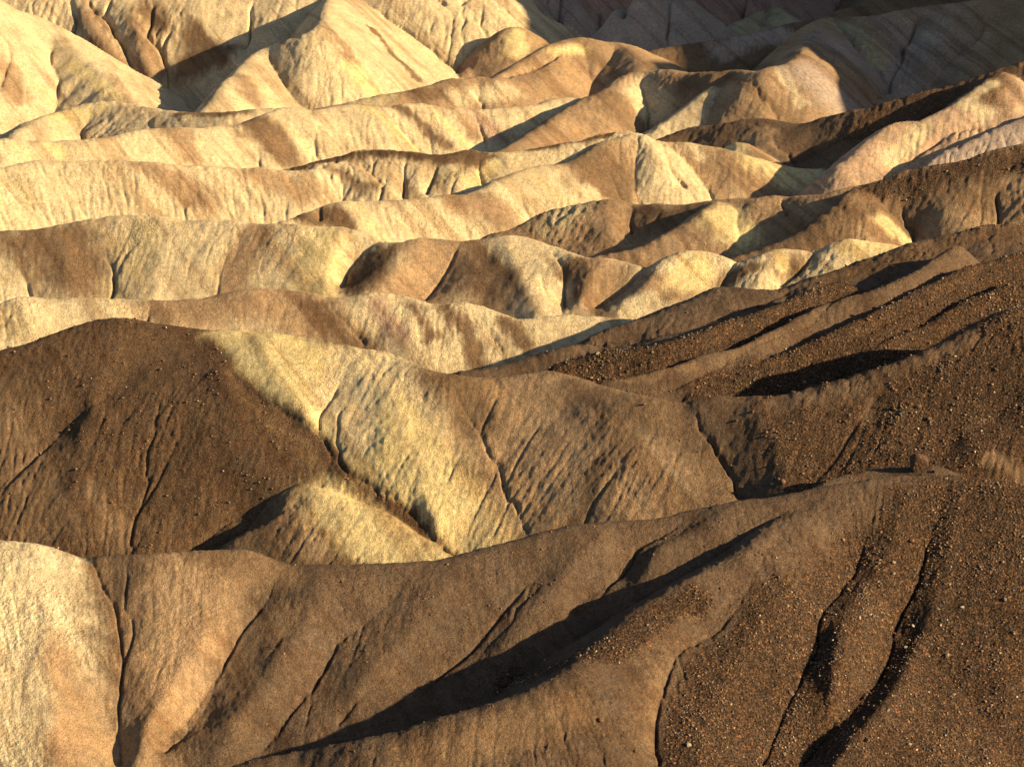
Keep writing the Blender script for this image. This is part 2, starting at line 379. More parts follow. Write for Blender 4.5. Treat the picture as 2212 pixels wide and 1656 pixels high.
for f in (8, 4, 2, 1):
    n0, n1 = acc.shape[0]//f, acc.shape[1]//f
    A = acc[:n0*f, :n1*f].reshape(n0, f, n1, f).sum((1, 3)); C = cnt[:n0*f, :n1*f].reshape(n0, f, n1, f).sum((1, 3))
    fix = C > 0; val = np.where(fix, A/np.maximum(C, 1), 0).astype(np.float32)
    off = val.copy() if off is None else np.where(fix, val, resize(off, (n0, n1)))
    ws, wt = 1/(ds*2*f)**2, 1/(dt*2*f)**2; k = 1/LREL**2; den = 2*ws+2*wt+k
    for _ in range(90 if f > 1 else 40):
        p = np.pad(off, 1, mode='edge')
        new = (ws*(p[1:-1, :-2]+p[1:-1, 2:])+wt*(p[:-2, 1:-1]+p[2:, 1:-1]))/den
        off = np.where(fix, val, new)
off = resize(blur(off, 7), (NT, NSD)).astype(np.float32)
edge = np.clip((SD-np.abs(s_dense))/.006, 0, 1).astype(np.float32)[None, :]
Z = H[:, j0:j0+NSD]
Z = blur(Z, 2)+off*edge
Yd = Y[:, j0:j0+NSD]


def vnoise(cell, seed):
    """value noise; cell = size relative to distance"""
    g = np.random.default_rng(seed)
    a = g.standard_normal((int((T1-T0)/cell)+4, int(2*SD/cell)+4)).astype(np.float32)
    return resize(blur(resize(a, (min(NT, a.shape[0]*4), min(NSD, a.shape[1]*4))), 2), (NT, NSD))
N30, N12, N05, N02 = vnoise(.030, 1), vnoise(.012, 2), vnoise(.005, 3), vnoise(.0025, 4)
_w = np.random.default_rng(9).standard_normal((NT//4, NSD)).astype(np.float32); STK = resize(blur(_w, 1), (NT, NSD))*1.6
GRAIN = blur(rng.standard_normal((NT, NSD)).astype(np.float32), 1)*2.2; GRAIN2 = blur(rng.standard_normal((NT, NSD)).astype(np.float32), 3)*4

# ------------------------------------------------------------------ beds of clay and gravel: r, g, b, gravel, popcorn, rills
BED = {
 'cream':  (.55, .435, .255, 0, .6, .75), 'pale': (.555, .455, .28, 0, .9, .6), 'yellow': (.66, .52, .25, 0, .28, .22),
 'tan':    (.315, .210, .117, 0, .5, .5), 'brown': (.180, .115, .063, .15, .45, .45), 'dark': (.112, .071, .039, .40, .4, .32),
 'umber':  (.135, .089, .053, .3, .45, .5), 'gbrown': (.100, .068, .042, .72, .35, .3),
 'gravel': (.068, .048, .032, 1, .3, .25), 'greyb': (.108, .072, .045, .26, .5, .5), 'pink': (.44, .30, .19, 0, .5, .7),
 'olive':  (.41, .325, .18, 0, .9, .7), 'mauve': (.35, .27, .21, .15, .4, 1.2), 'red': (.32, .20, .145, 0, .4, 1.2)}  # mauve carries the great shadow's grey tint, lightened to lift that shade
BASE = dict(r1='greyb', a1='greyb', r2='dark', r3='cream', r3b='greyb', r4='cream', r5d='tan', r5c='cream', r5a='cream', r5b='cream',
            r6='cream', r6b='tan', r6c='umber', r7='cream', r7b='tan', r7c='brown', cone='tan', l8='cream', s8='cream', r9='cream', r9b='cream', r9w='red',
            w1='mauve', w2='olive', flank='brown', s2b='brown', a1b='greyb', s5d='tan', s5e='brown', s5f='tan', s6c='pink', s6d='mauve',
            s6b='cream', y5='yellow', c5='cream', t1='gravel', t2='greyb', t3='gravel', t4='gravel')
LD = LAY[:, j0:j0+NSD]
PAINT = np.empty((6, NT, NSD), np.float32)
tab = np.array([BED[BASE[nm]] for nm in order]+[BED['brown']], np.float32)
for k in range(6): PAINT[k] = tab[:, k][LD]
def paint(layer, bed, rad, txt, soft=.62, amt=1.0):
    p = pts(txt)
    q = np.array([cast(layer, a[0], a[1], 0)[:2] for a in p])
    S = q[:, 0]/q[:, 1]; T = np.log(q[:, 1]); r = rad*2.09e-4
    i0, i1 = np.searchsorted(t_ax, [T.min()-4*r, T.max()+4*r]); c0, c1 = np.searchsorted(s_dense, [S.min()-4*r, S.max()+4*r])
    if i1 <= i0 or c1 <= c0: return
    tt = t_ax[i0:i1, None]; ss = s_dense[None, c0:c1]; d = np.full((i1-i0, c1-c0), 9.)
    for k in range(len(S)-1 if len(S) > 1 else 1):
        k2 = min(k+1, len(S)-1); dx, dy = S[k2]-S[k], T[k2]-T[k]; L2 = dx*dx+dy*dy+1e-12
        f = np.clip(((ss-S[k])*dx+(tt-T[k])*dy)/L2, 0, 1)
        d = np.minimum(d, np.hypot(ss-S[k]-f*dx, tt-T[k]-f*dy))
    soft = min(.9, soft+max(0, rad-40)*.004)
    d = d+(r*.16*N30+(.4*r+.0018)*(.30*N12+.30*STK+.28*N05+.20*N02))[i0:i1, c0:c1]
    w = np.clip((r*(1+soft)-d)/(2*soft*r), 0, 1); w = (w*w*(3-2*w)*amt).astype(np.float32)
    fam = FAM.get(layer, layer).split(); ids = [order.index(f) for f in fam]
    w *= np.isin(LD[i0:i1, c0:c1], ids)
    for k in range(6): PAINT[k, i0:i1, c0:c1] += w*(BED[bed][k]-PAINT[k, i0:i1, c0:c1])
STROKES = """
r1 pale 95 60,1160 90,1300 110,1420 120,1540 130,1700
r1 pale 70 -40,1180 20,1400 20,1600
r1 tan 55 160,1640 170,1500 130,1440
r1 brown 26 215,1215 250,1290 270,1350
r1 tan 95 430,1230 400,1330 360,1430 320,1520 290,1660
r1 brown 35 430,1205 540,1210 620,1240
r1 brown 40 600,1330 540,1430 470,1560
r1 gravel 60 1900,1180 1830,1250 1740,1330 1650,1420 1560,1500 1520,1600
r1 gravel 130 1900,1300 1800,1420 1680,1560 1600,1680
r1 gravel 190 2080,1220 2080,1400 2050,1560 2000,1700
r1 gravel 120 2180,1120 2230,1300
r1 gravel 60 1980,1090 2100,1080
a1 gravel 60 1690,1290 1620,1400 1540,1460 1500,1560 1490,1650
a1 gravel 34 1500,1290 1400,1345 1300,1400 1200,1440 1100,1470
a1 umber 34 1490,1350 1435,1420 1400,1490 1385,1570 1390,1640
a1 brown 12 1425,1440 1405,1500 1400,1580
a1 brown 60 900,1640 1100,1580 1250,1540
r2 brown 80 10,880 30,1000 90,1130
r2 brown 30 200,1060 240,1150
r2 brown 30 250,1180 262,1130
r2 yellow 50 505,718 570,738 650,762 740,800
r2 yellow 55 560,790 640,850 690,890
r2 cream 85 800,790 850,840 890,900 930,980
r2 yellow 85 800,930 880,1000 940,1060 1000,1120 1050,1170
r2 yellow 45 770,960 850,1070 950,1150 1040,1200
r2 cream 40 720,830 760,880 770,950
r2 dark 24 450,740 485,800 540,845 600,890 690,945 740,1015 810,1066 890,1114 970,1195
r2 tan 110 1080,870 1130,980 1180,1080 1250,1100
r2 tan 110 1200,860 1300,950 1400,1010 1450,1080
r2 brown 40 930,815 1000,850 1040,900
r2 brown 50 1270,830 1350,880 1440,900
r2 brown 26 1300,1000 1270,1080 1240,1130
r2 gbrown 130 1660,900 1700,1000 1740,1060
r2 gbrown 170 1850,880 1880,960
r2 gravel 120 2000,900 2060,930 1980,980
r2 gravel 140 2080,780 2180,760 2212,860
r2 umber 70 1530,920 1570,990 1610,1060
r2 umber 34 1480,876 1620,868 1720,862 1850,835 1960,795 2100,735
r2 brown 18 2140,1000 2175,1012 2212,1035
r2 umber 14 1880,870 1870,900
s2b tan 30 690,1085 675,1140 680,1200
s2b yellow 70 705,1070 745,1110 790,1150 850,1190 930,1215
r3 tan 70 360,660 440,655 520,650 600,650 680,680
r3 olive 30 30,680 40,720
r3 brown 34 690,660 740,700 790,750
r3 pink 20 810,660 870,730
r3 brown 22 960,668 1010,720 1030,780
r3 brown 16 890,665 930,730
r3 brown 18 1090,690 1140,740
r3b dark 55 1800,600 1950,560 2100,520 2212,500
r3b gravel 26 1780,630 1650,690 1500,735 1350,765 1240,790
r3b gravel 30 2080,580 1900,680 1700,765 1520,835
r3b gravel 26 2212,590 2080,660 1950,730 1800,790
r3b brown 10 1500,783 1400,810 1320,828
r3b umber 16 1760,680 1640,735 1540,768
r4 brown 85 60,520 140,540 190,590
r4 cream 30 0,580 40,640
r4 tan 40 560,500 520,560 500,620
r4 olive 40 310,490 300,540 260,600
r4 yellow 50 700,520 690,580 680,640
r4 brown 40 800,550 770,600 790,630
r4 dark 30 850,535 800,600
r4 tan 90 960,530 930,600 900,650
r4 tan 60 1000,540 1050,600 1060,660
r4 brown 45 1040,560 1060,620
r4 cream 30 1100,515 1160,570 1200,630
r4 tan 60 1280,580 1320,600 1290,650
r4 brown 30 1240,570 1270,620
r4 tan 40 1400,620 1480,640
r4 yellow 40 1500,560 1490,610
r4 brown 26 1580,590 1620,580
r4 cream 22 1400,660 1360,680
r4 brown 34 1690,580 1720,570
r4 yellow 36 1840,540 1900,530 1950,535
r4 yellow 14 1680,550 1690,580
r5d olive 45 1240,460 1200,490
r5d brown 36 1390,450 1430,470 1480,450
r5d yellow 40 1560,470 1600,520
r5d tan 50 1680,450 1720,470
r5d gbrown 60 1900,420 2000,390 2120,370 2212,340
r5d brown 60 2000,470 2120,430
r5d tan 40 2040,480 2100,510
r5d yellow 18 1900,470 1950,500 1975,520
r5d tan 24 2190,390 2200,420
r5d brown 30 1840,470 1920,450
r5c brown 36 670,470 710,465 740,490
r5c tan 36 1000,430 1060,440 1090,480
r5c tan 90 1330,340 1350,390 1400,430
r5c brown 60 1290,360 1320,400
r5c brown 60 1460,350 1510,400
r5c tan 90 1560,380 1640,400
r5c yellow 40 1640,350 1720,375 1800,395
r5c cream 22 1395,305 1440,335 1470,370
r5c cream 14 1495,315 1510,340
r5a tan 40 300,365 380,400 440,440
r5a tan 40 560,380 640,420
r5a brown 30 740,375 790,410
r5a olive 30 40,390 60,430
r5a cream 16 730,358 790,392
r5b dark 30 650,362 736,340 850,336 960,336 1020,330
r5b brown 30 1010,335 1060,340
r5b olive 22 960,400 990,380
r5b yellow 18 1010,400 1070,350
r5b dark 18 1150,322 1250,310 1320,296
r5b cream 20 1120,340 1180,335
r6 brown 40 560,260 600,300 620,340
r6 tan 30 380,280 400,330
r6 yellow 13 100,305 140,330
r6 yellow 12 800,235 850,280 900,320
r6 brown 14 860,232 920,280 960,320
r6 yellow 11 920,232 970,280 1010,315
r6 pink 20 1010,240 1060,280 1080,300
r6 tan 20 980,240 1020,290
r6b brown 60 1300,215 1330,250 1350,280
r6b cream 36 1400,180 1380,210 1420,230
r6b brown 40 1500,165 1560,170
r6b tan 70 1600,190 1660,220 1700,245
r6b cream 14 1685,150 1700,180 1730,230
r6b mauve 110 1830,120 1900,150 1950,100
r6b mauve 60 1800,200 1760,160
r6b olive 26 1800,60 1850,80 1900,120
r6c gbrown 70 1900,260 2000,220 2120,190
r6c tan 40 1620,310 1650,340
r6c brown 36 1500,290 1480,300
r6c cream 22 1990,270 1960,300 1930,330
s6c cream 20 2140,180 2080,220 2130,240
r7 yellow 24 130,250 220,240
r7 brown 16 380,245 480,245 540,238
r7 cream 30 250,240 340,250
r7b yellow 20 1200,110 1250,110
r7b brown 20 900,200 960,200
r7b cream 30 1000,210 1080,190
r7b olive 18 780,215 830,205
r7c brown 30 1300,165 1400,135
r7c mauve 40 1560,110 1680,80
r7c olive 16 1290,200 1320,190
cone yellow 26 1112,80 1120,110
l8 cream 40 30,60 60,160 40,240
l8 tan 24 10,130 30,200
l8 yellow 14 150,130 210,180 260,222
s8 cream 60 620,120 700,150 760,200
s8 tan 16 700,60 760,130 800,190
s8 brown 12 800,60 850,120 900,165
s8 yellow 22 760,150 800,200
s8 tan 26 530,165 545,215
r9 tan 34 190,30 230,100 280,180
r9 brown 24 200,100 240,140
r9 brown 34 320,20 345,60
r9 tan 30 300,60 330,140
r9 brown 44 430,70 480,110 420,130
r9 cream 26 440,20 500,80
r9b tan 60 820,80 900,140
r9b brown 30 850,40 920,110
r9b tan 40 960,40 980,100
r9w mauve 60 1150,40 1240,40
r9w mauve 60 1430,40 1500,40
w2 olive 20 1670,40
"""
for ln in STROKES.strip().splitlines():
    a = ln.split(None, 3); paint(a[0], a[1], float(a[2]), a[3])  # brown and dark strokes mid r4 paint the shade of its pocket

# ---- soft lumps, then thin gully beds and rills cut by running water
Z = Z+Yd*edge*(.0013*N30+.0006*N12+.00022*N05*(.4+PAINT[4])+.00016*N02*(.3+PAINT[4])+(.00010*GRAIN+.00013*GRAIN2)*(.30+.7*PAINT[4]+.5*PAINT[3])*np.clip(.8+.5*N30, .25, 1.5))
cut = np.zeros((NT, NSD), np.float32)
for layer, c, neg in lines:
    if not neg: continue
    fi, fj, o = raster(c)
    n = len(fi); wob = np.interp(np.arange(n), np.arange(0, n+24, 12), rng.standard_normal(len(np.arange(0, n+24, 12)))*1.1)
    i = np.round(fi+wob*.6).astype(int); j = np.round(fj+wob).astype(int)
    ok = (i >= 1) & (i < NT-1) & (j >= 1) & (j < NSD-1)
    un = np.interp(np.arange(n), np.arange(0, n+40, 20), rng.uniform(.4, 1.0, len(np.arange(0, n+40, 20))))
    dep = (np.clip(-o*.9, .2, .9)*un*np.minimum(1, np.arange(n)/(.25*n)))[ok]
    np.maximum.at(cut, (i[ok], j[ok]), dep)
cut = np.maximum(blur(cut, 1)*1.5, blur(cut, 3)*1.5)
Z = Z-Yd*edge*.0030*np.minimum(cut, 1)
Zf = Z.copy()
rillw = PAINT[5]*np.clip(.75+.55*N30+.3*N12, .1, 1.6)
for it in range(5):
    zs = np.gradient(blur(Zf, 1), ds, axis=1)/Yd; zt = np.gradient(blur(Zf, 1), dt, axis=0)/Yd
    gx = zs.ravel(); gy = (zt-s_dense[None, :]*zs).ravel()
    N = 80000
    fi = rng.uniform(0, NT-1, N); fj = rng.uniform(0, NSD-1, N); vx = np.zeros(N); vy = np.zeros(N); visited = []
    for st in range(80):
        idx = fi.astype(np.int64)*NSD+fj.astype(np.int64)
        visited.append(idx)
        ax, ay = -gx[idx], -gy[idx]
        n = np.sqrt(ax*ax+ay*ay)+1e-6
        vx = .5*vx+.4*ax/n+.16*rng.standard_normal(N); vy = .5*vy+.4*ay/n+.16*rng.standard_normal(N)
        l = np.sqrt(vx*vx+vy*vy)+1e-6
        stp = ds*1.3
        fj = np.clip(fj+vx/l*stp/ds, 0, NSD-1.001); fi = np.clip(fi+vy/l*stp/dt, 0, NT-1.001)
    F = np.bincount(np.concatenate(visited), minlength=NT*NSD).reshape(NT, NSD).astype(np.float32)
    carve = np.minimum(np.sqrt(F), 8)
    Zf -= Yd*edge*(rillw+.6*np.minimum(cut, 1))*(.000050*carve+.000014*blur(carve, 1))
Z = Zf
H[:, j0:j0+NSD] = Z

# ------------------------------------------------------------------ mesh rows: dense on the slopes that face the viewpoint
NR = 1090
m = (H-CAM_H)/Y
cm = np.maximum.accumulate(m, 0); w = np.zeros_like(m); w[1:] = np.diff(cm, axis=0)
w = blur(w, 12); w = w/w.sum(0)+.30/NT; cw = np.cumsum(w, 0); cw = (cw-cw[:1])/(cw[-1:]-cw[:1])
for _ in range(3):
    p = np.pad(cw, ((0, 0), (6, 6)), mode='edge'); cw = np.stack([p[:, k:k+NS] for k in range(0, 13, 2)]).mean(0)
q = np.linspace(0, 1, NR); VY = np.empty((NR, NS)); VZ = np.empty((NR, NS)); VI = np.empty((NR, NS), np.int64)
for j in range(NS):
    tt = np.interp(q, cw[:, j], t_ax); VY[:, j] = np.exp(tt); VZ[:, j] = np.interp(tt, t_ax, H[:, j])
    VI[:, j] = np.clip(np.round((tt-T0)/dt), 0, NT-1)
VX = s_all[None, :]*VY
VL = LAY[VI, np.arange(NS)[None, :]]

# ------------------------------------------------------------------ material
def clay():
    mt = bpy.data.materials.new('badlands_clay'); mt.use_nodes = True; n = mt.node_tree; N = n.nodes; K = n.links
    b = N['Principled BSDF']; b.inputs['Roughness'].default_value = .95; b.inputs['Specular IOR Level'].default_value = .12
    def nd(t, **k):
        x = N.new(t)
        for a, v in k.items(): setattr(x, a, v)
        return x
    def mth(op, a, c, d=None):
        x = nd('ShaderNodeMath', operation=op)
        for i, q in enumerate((a, c, d)):
            if q is None: continue
            if isinstance(q, (int, float)): x.inputs[i].default_value = q
            else: K.new(q, x.inputs[i])
        return x.outputs[0]
    def noise(scale, det=4, rough=.6, vec=None):
        x = nd('ShaderNodeTexNoise'); x.inputs['Scale'].default_value = scale; x.inputs['Detail'].default_value = det; x.inputs['Roughness'].default_value = rough
        K.new(vec if vec is not None else tc, x.inputs['Vector']); return x.outputs['Fac']
    def rng_(v, a, c, d, e):
        x = nd('ShaderNodeMapRange'); K.new(v, x.inputs['Value'])
        for i, q in zip((1, 2, 3, 4), (a, c, d, e)): x.inputs[i].default_value = q
        return x.outputs[0]
    def mix(f, a, c, bt='MIX'):
        x = nd('ShaderNodeMix', data_type='RGBA', blend_type=bt)
        for i, q in ((0, f), (6, a), (7, c)):
            if isinstance(q, (int, float)): x.inputs[i].default_value = q
            elif isinstance(q, tuple): x.inputs[i].default_value = q
            else: K.new(q, x.inputs[i])
        return x.outputs[2]
    tc = nd('ShaderNodeTexCoord').outputs['Object']
    col = nd('ShaderNodeAttribute', attribute_name='bed').outputs['Color']
    ty = nd('ShaderNodeAttribute', attribute_name='kind_of_ground'); sep = nd('ShaderNodeSeparateColor'); K.new(ty.outputs['Color'], sep.inputs[0])
    grav, pop = sep.outputs[0], sep.outputs[1]
    # tone: broad blotches, stains, fine grain
    f1 = rng_(noise(.16, 4, .65), .3, .7, .80, 1.18)
    f2 = rng_(noise(1.6, 4, .7), .34, .66, .76, 1.20)
    f3 = rng_(noise(9, 3, .75), .36, .64, .66, 1.30)
    tone = mth('MULTIPLY', mth('MULTIPLY', f1, f2), f3)
    cc = nd('ShaderNodeVectorMath', operation='SCALE'); K.new(col, cc.inputs[0]); K.new(tone, cc.inputs['Scale'])
    c = cc.outputs[0]
    hue = rng_(noise(.35, 2, .6), .35, .68, 0, .55)
    c = mix(mth('MULTIPLY', hue, .55), c, (1.08, .88, .72, 1), 'MULTIPLY')
    dv = nd('ShaderNodeVectorMath', operation='DOT_PRODUCT'); K.new(tc, dv.inputs[0]); dv.inputs[1].default_value = (.74, .16, .65)
    sx = nd('ShaderNodeSeparateXYZ'); K.new(tc, sx.inputs[0]); cx = nd('ShaderNodeCombineXYZ')
    K.new(mth('MULTIPLY', dv.outputs['Value'], .36), cx.inputs[0]); K.new(mth('MULTIPLY', sx.outputs[1], .012), cx.inputs[1]); K.new(mth('MULTIPLY', sx.outputs[2], .03), cx.inputs[2])
    bed = noise(1.0, 5, .68, cx.outputs[0])
    clayish = mth('SUBTRACT', 1, mth('MULTIPLY', grav, .7))
    c = mix(mth('MULTIPLY', rng_(bed, .51, .60, 0, .75), clayish), c, (.66, .58, .52, 1), 'MULTIPLY')
    c = mix(mth('MULTIPLY', rng_(bed, .45, .37, 0, .7), clayish), c, (1.22, 1.16, 1.02, 1), 'MULTIPLY')
    # pebbles in the gravel: single cells lighter, rusty or nearly black
    def cells(scale):
        v = nd('ShaderNodeTexVoronoi'); v.inputs['Scale'].default_value = scale; v.inputs['Randomness'].default_value = 1; K.new(tc, v.inputs['Vector']); return v
    v1 = cells(4.2); v2 = cells(9)
    s1 = nd('ShaderNodeSeparateColor'); K.new(v1.outputs['Color'], s1.inputs[0])
    s2 = nd('ShaderNodeSeparateColor'); K.new(v2.outputs['Color'], s2.inputs[0])
    rr = nd('ShaderNodeValToRGB'); K.new(s2.outputs[0], rr.inputs[0])
    e = rr.color_ramp.elements; e[0].position = 0; e[0].color = (.35, .32, .30, 1); e[1].position = 1; e[1].color = (2.2, 1.8, 1.4, 1)
    for p, q in ((.3, (.7, .66, .62, 1)), (.62, (1.05, .98, .9, 1)), (.8, (1.45, 1.2, .95, 1)), (.93, (1.4, 1.25, 1.08, 1))):
        x = rr.color_ramp.elements.new(p); x.color = q
    rr2 = nd('ShaderNodeValToRGB'); K.new(s1.outputs[0], rr2.inputs[0]); e = rr2.color_ramp.elements
    e[0].position = 0; e[0].color = (.6, .58, .56, 1); e[1].position = 1; e[1].color = (1.9, 1.6, 1.3, 1)
    for p, q in ((.5, (.95, .92, .9, 1)), (.85, (1.15, 1.0, .9, 1))):
        x = rr2.color_ramp.elements.new(p); x.color = q
    gm = rng_(mth('ADD', grav, mth('MULTIPLY', mth('SUBTRACT', noise(.7, 5, .75), .5), 1.0)), .25, .85, 0, 1)
    c = mix(gm, c, rr.outputs[0], 'MULTIPLY'); c = mix(gm, c, rr2.outputs[0], 'MULTIPLY')
    rc = nd('ShaderNodeValToRGB'); K.new(s2.outputs[1], rc.inputs[0]); rc.color_ramp.interpolation = 'CONSTANT'; e = rc.color_ramp.elements
    e[0].position = 0; e[0].color = (.42, .40, .38, 1); e[1].position = .10; e[1].color = (1, 1, 1, 1)
    for p, q in ((.90, (1.35, 1.2, 1.05, 1)), (.965, (1.9, 1.75, 1.5, 1))):
        x = rc.color_ramp.elements.new(p); x.color = q
    c = mix(rng_(mth('ADD', grav, mth('MULTIPLY', mth('SUBTRACT', noise(.6, 3), .5), .5)), .08, .45, 0, .85), c, rc.outputs[0], 'MULTIPLY')
    K.new(c, b.inputs['Base Color'])
    # relief: popcorn clay crust, gravel, dust
    pc = nd('ShaderNodeTexVoronoi', feature='F1'); pc.inputs['Scale'].default_value = 3.2
    K.new(tc, pc.inputs['Vector'])
    pn = noise(1.6, 3, .75)
    hp = mth('ADD', mth('MULTIPLY', mth('SUBTRACT', 1, pc.outputs['Distance']), .10), mth('MULTIPLY', pn, .30))
    hp = mth('MULTIPLY', mth('MULTIPLY', hp, pop), rng_(noise(.11, 2), .38, .62, .15, 1.25))
    hg = mth('MULTIPLY', mth('ADD', mth('MULTIPLY', mth('SUBTRACT', 1, v1.outputs['Distance']), .16), mth('MULTIPLY', s2.outputs[1], .03)), gm)
    hb = mth('ADD', mth('MULTIPLY', noise(4.5, 4, .8), .17), mth('MULTIPLY', s2.outputs[2], .018))
    h = mth('ADD', mth('ADD', hp, hg), hb)
    bp = nd('ShaderNodeBump'); bp.inputs['Strength'].default_value = 1; bp.inputs['Distance'].default_value = 1; K.new(h, bp.inputs['Height']); K.new(bp.outputs[0], b.inputs['Normal'])
    return mt
CLAY = clay()

# ------------------------------------------------------------------ build the ridges
def link(name, me, mat):
    o = bpy.data.objects.new(name, me); scene.collection.objects.link(o)
    if mat: me.materials.append(mat)
    return o
co = np.stack([VX, VY, VZ], -1).reshape(-1, 3).astype(np.float32)
I = np.arange(NR*NS).reshape(NR, NS)
quads = np.stack([I[:-1, :-1], I[:-1, 1:], I[1:, 1:], I[1:, :-1]], -1).reshape(-1, 4)
ql = VL[:-1, :-1].reshape(-1)
jj = np.clip(np.arange(NS)-j0, 0, NSD-1)[None, :]
bedv = np.ones((NR*NS, 4), np.float32); gndv = np.ones((NR*NS, 4), np.float32)
for k in range(3): bedv[:, k] = PAINT[k][VI, jj].ravel()
for k in range(2): gndv[:, k] = PAINT[3+k][VI, jj].ravel()
def grid_object(name, faces):
    uq, inv = np.unique(faces, return_inverse=True)
    me = bpy.data.meshes.new(name); me.vertices.add(len(uq)); me.vertices.foreach_set('co', co[uq].ravel())
    me.loops.add(faces.size); me.loops.foreach_set('vertex_index', inv.ravel().astype(np.int32))
    me.polygons.add(len(faces)); me.polygons.foreach_set('loop_start', np.arange(0, faces.size, 4, dtype=np.int32))
    me.update(calc_edges=True); me.polygons.foreach_set('use_smooth', np.ones(len(faces), bool))
    for an, arr in (('bed', bedv), ('kind_of_ground', gndv)):
        at = me.attributes.new(an, 'FLOAT_COLOR', 'POINT'); at.data.foreach_set('color', arr[uq].ravel())
    return link(name, me, CLAY), uq
RIDGES = [
 ('badlands_ridge', 'r1 a1b', 'long brown foreground ridge with a white-cream rib at its left end'),
 ('badlands_spur', 'a1', 'brown spur with dark gravel running down to the bottom edge, casting the long diagonal shadow'),
 ('badlands_hill', 'r2 s2b', 'dark brown dome with yellow ribs beside it and a gravel slope to its right'),
 ('badlands_ridge', 'r3', 'low cream and tan ridge directly behind the dark brown dome'),
 ('gravel_slope', 'r3b t1 t2 t3 t4', 'dark gravel slope striped with diagonal shadow bands at the right'),
 ('badlands_ridge', 'r4', 'cream ridge with a brown left shoulder and a dark shaded pocket in its middle'),
 ('badlands_ridge', 'r5d s5d s5e s5f', 'tan ridge climbing right into a reddish brown gravel shoulder'),
 ('badlands_ridge', 'r5c c5', 'cream to brown ridge with a rounded summit and a smooth yellow right end'),
 ('badlands_ridge', 'r5a', 'long pale cream ridge at the left, below the one with a dark cap'),
 ('badlands_ridge', 'r5b', 'small fluted ridge with a dark brown cap over cream fans'),
 ('badlands_ridge', 'r6', 'cream ridge with thin yellow stripes stretching across the upper left'),
 ('badlands_hill', 'r6b s6b', 'tan ribbed hill whose right half lies in the great shadow'),
 ('badlands_ridge', 'r6c s6c s6d y5', 'dark reddish gravel ridge with a bright cream spur at upper right'),
 ('badlands_ridge', 'r7', 'short pale cream ridge at the foot of the yellow hill, upper left'),
 ('badlands_ridge', 'r7b', 'tan ridge rising to a lit pinkish brow beside the great shadow'),
 ('badlands_ridge', 'r7c', 'brown gravel ridge running up into the great shadow'),
 ('badlands_hill', 'cone', 'small lit yellow cone standing out of the shadow near the top'),
 ('badlands_hill', 'l8', 'pale yellow hill filling the upper left corner'),
 ('badlands_hill', 's8', 'large smooth cream hill with a sharp crest and a shadow on its left'),
 ('badlands_hill', 'r9 r9b', 'ribbed cream and brown hillside along the top left edge'),
 ('canyon_wall', 'r9w w1 w2', 'shaded reddish grey canyon wall along the top edge'),
 ('mountain_flank', 'flank', 'brown mountain flank beyond the right edge')]
fam_of = np.full(len(order)+1, len(RIDGES))
for k, (_, f, _) in enumerate(RIDGES):
    for nm in f.split(): fam_of[order.index(nm)] = k
qf = fam_of[ql]
for k, (nm, f, lab) in enumerate(RIDGES):
    o, _ = grid_object(nm, quads[qf == k]); o['kind'] = 'structure'; o['label'] = lab
o, _ = grid_object('valley_floor', quads[qf == len(RIDGES)]); o['kind'] = 'structure'; o['label'] = 'brown valley floor between the badland ridges'

# ------------------------------------------------------------------ stones
def ground(x, y):
    fi = np.clip((np.log(y)-T0)/dt, 0, NT-1.001); fj = np.clip((x/y+SD)/ds, 0, NSD-1.001)
    i, j = fi.astype(int), fj.astype(int); a, b = fi-i, fj-j
    return (Z[i, j]*(1-a)+Z[i+1, j]*a)*(1-b)+(Z[i, j+1]*(1-a)+Z[i+1, j+1]*a)*b
def spot(u, v):
    s_, m_ = ray(u, v); ys = np.arange(115, 600, .05); xs = s_*ys
    k = np.argmax(ground(xs, ys) > CAM_H+m_*ys); return xs[k], ys[k], CAM_H+m_*ys[k]
def stone_material(name, rgb, rgb2):
    mt = bpy.data.materials.new(name); mt.use_nodes = True; n = mt.node_tree; b = n.nodes['Principled BSDF']
    b.inputs['Roughness'].default_value = .85; b.inputs['Specular IOR Level'].default_value = .2
    tx = n.nodes.new('ShaderNodeTexNoise'); tx.inputs['Scale'].default_value = 4; tx.inputs['Detail'].default_value = 5
    tc = n.nodes.new('ShaderNodeTexCoord'); n.links.new(tc.outputs['Object'], tx.inputs['Vector'])
    r = n.nodes.new('ShaderNodeValToRGB'); r.color_ramp.elements[0].color = (*rgb, 1); r.color_ramp.elements[1].color = (*rgb2, 1)
    r.color_ramp.elements[0].position = .35; r.color_ramp.elements[1].position = .65
    n.links.new(tx.outputs['Fac'], r.inputs[0]); n.links.new(r.outputs[0], b.inputs['Base Color'])
    bp = n.nodes.new('ShaderNodeBump'); bp.inputs['Distance'].default_value = .15; n.links.new(tx.outputs['Fac'], bp.inputs['Height']); n.links.new(bp.outputs[0], b.inputs['Normal'])
    return mt
SM = dict(rust=stone_material('rust_stone', (.12, .058, .032), (.22, .115, .062)), pale=stone_material('pale_stone', (.26, .20, .13), (.38, .30, .20)),
          grey=stone_material('grey_stone', (.10, .09, .08), (.19, .17, .15)), brown=stone_material('brown_stone', (.12, .07, .04), (.21, .13, .075)),
          umber=stone_material('umber_stone', (.060, .032, .018), (.115, .062, .034)), white=stone_material('white_stone', (.36, .32, .26), (.48, .43, .35)))
import bmesh
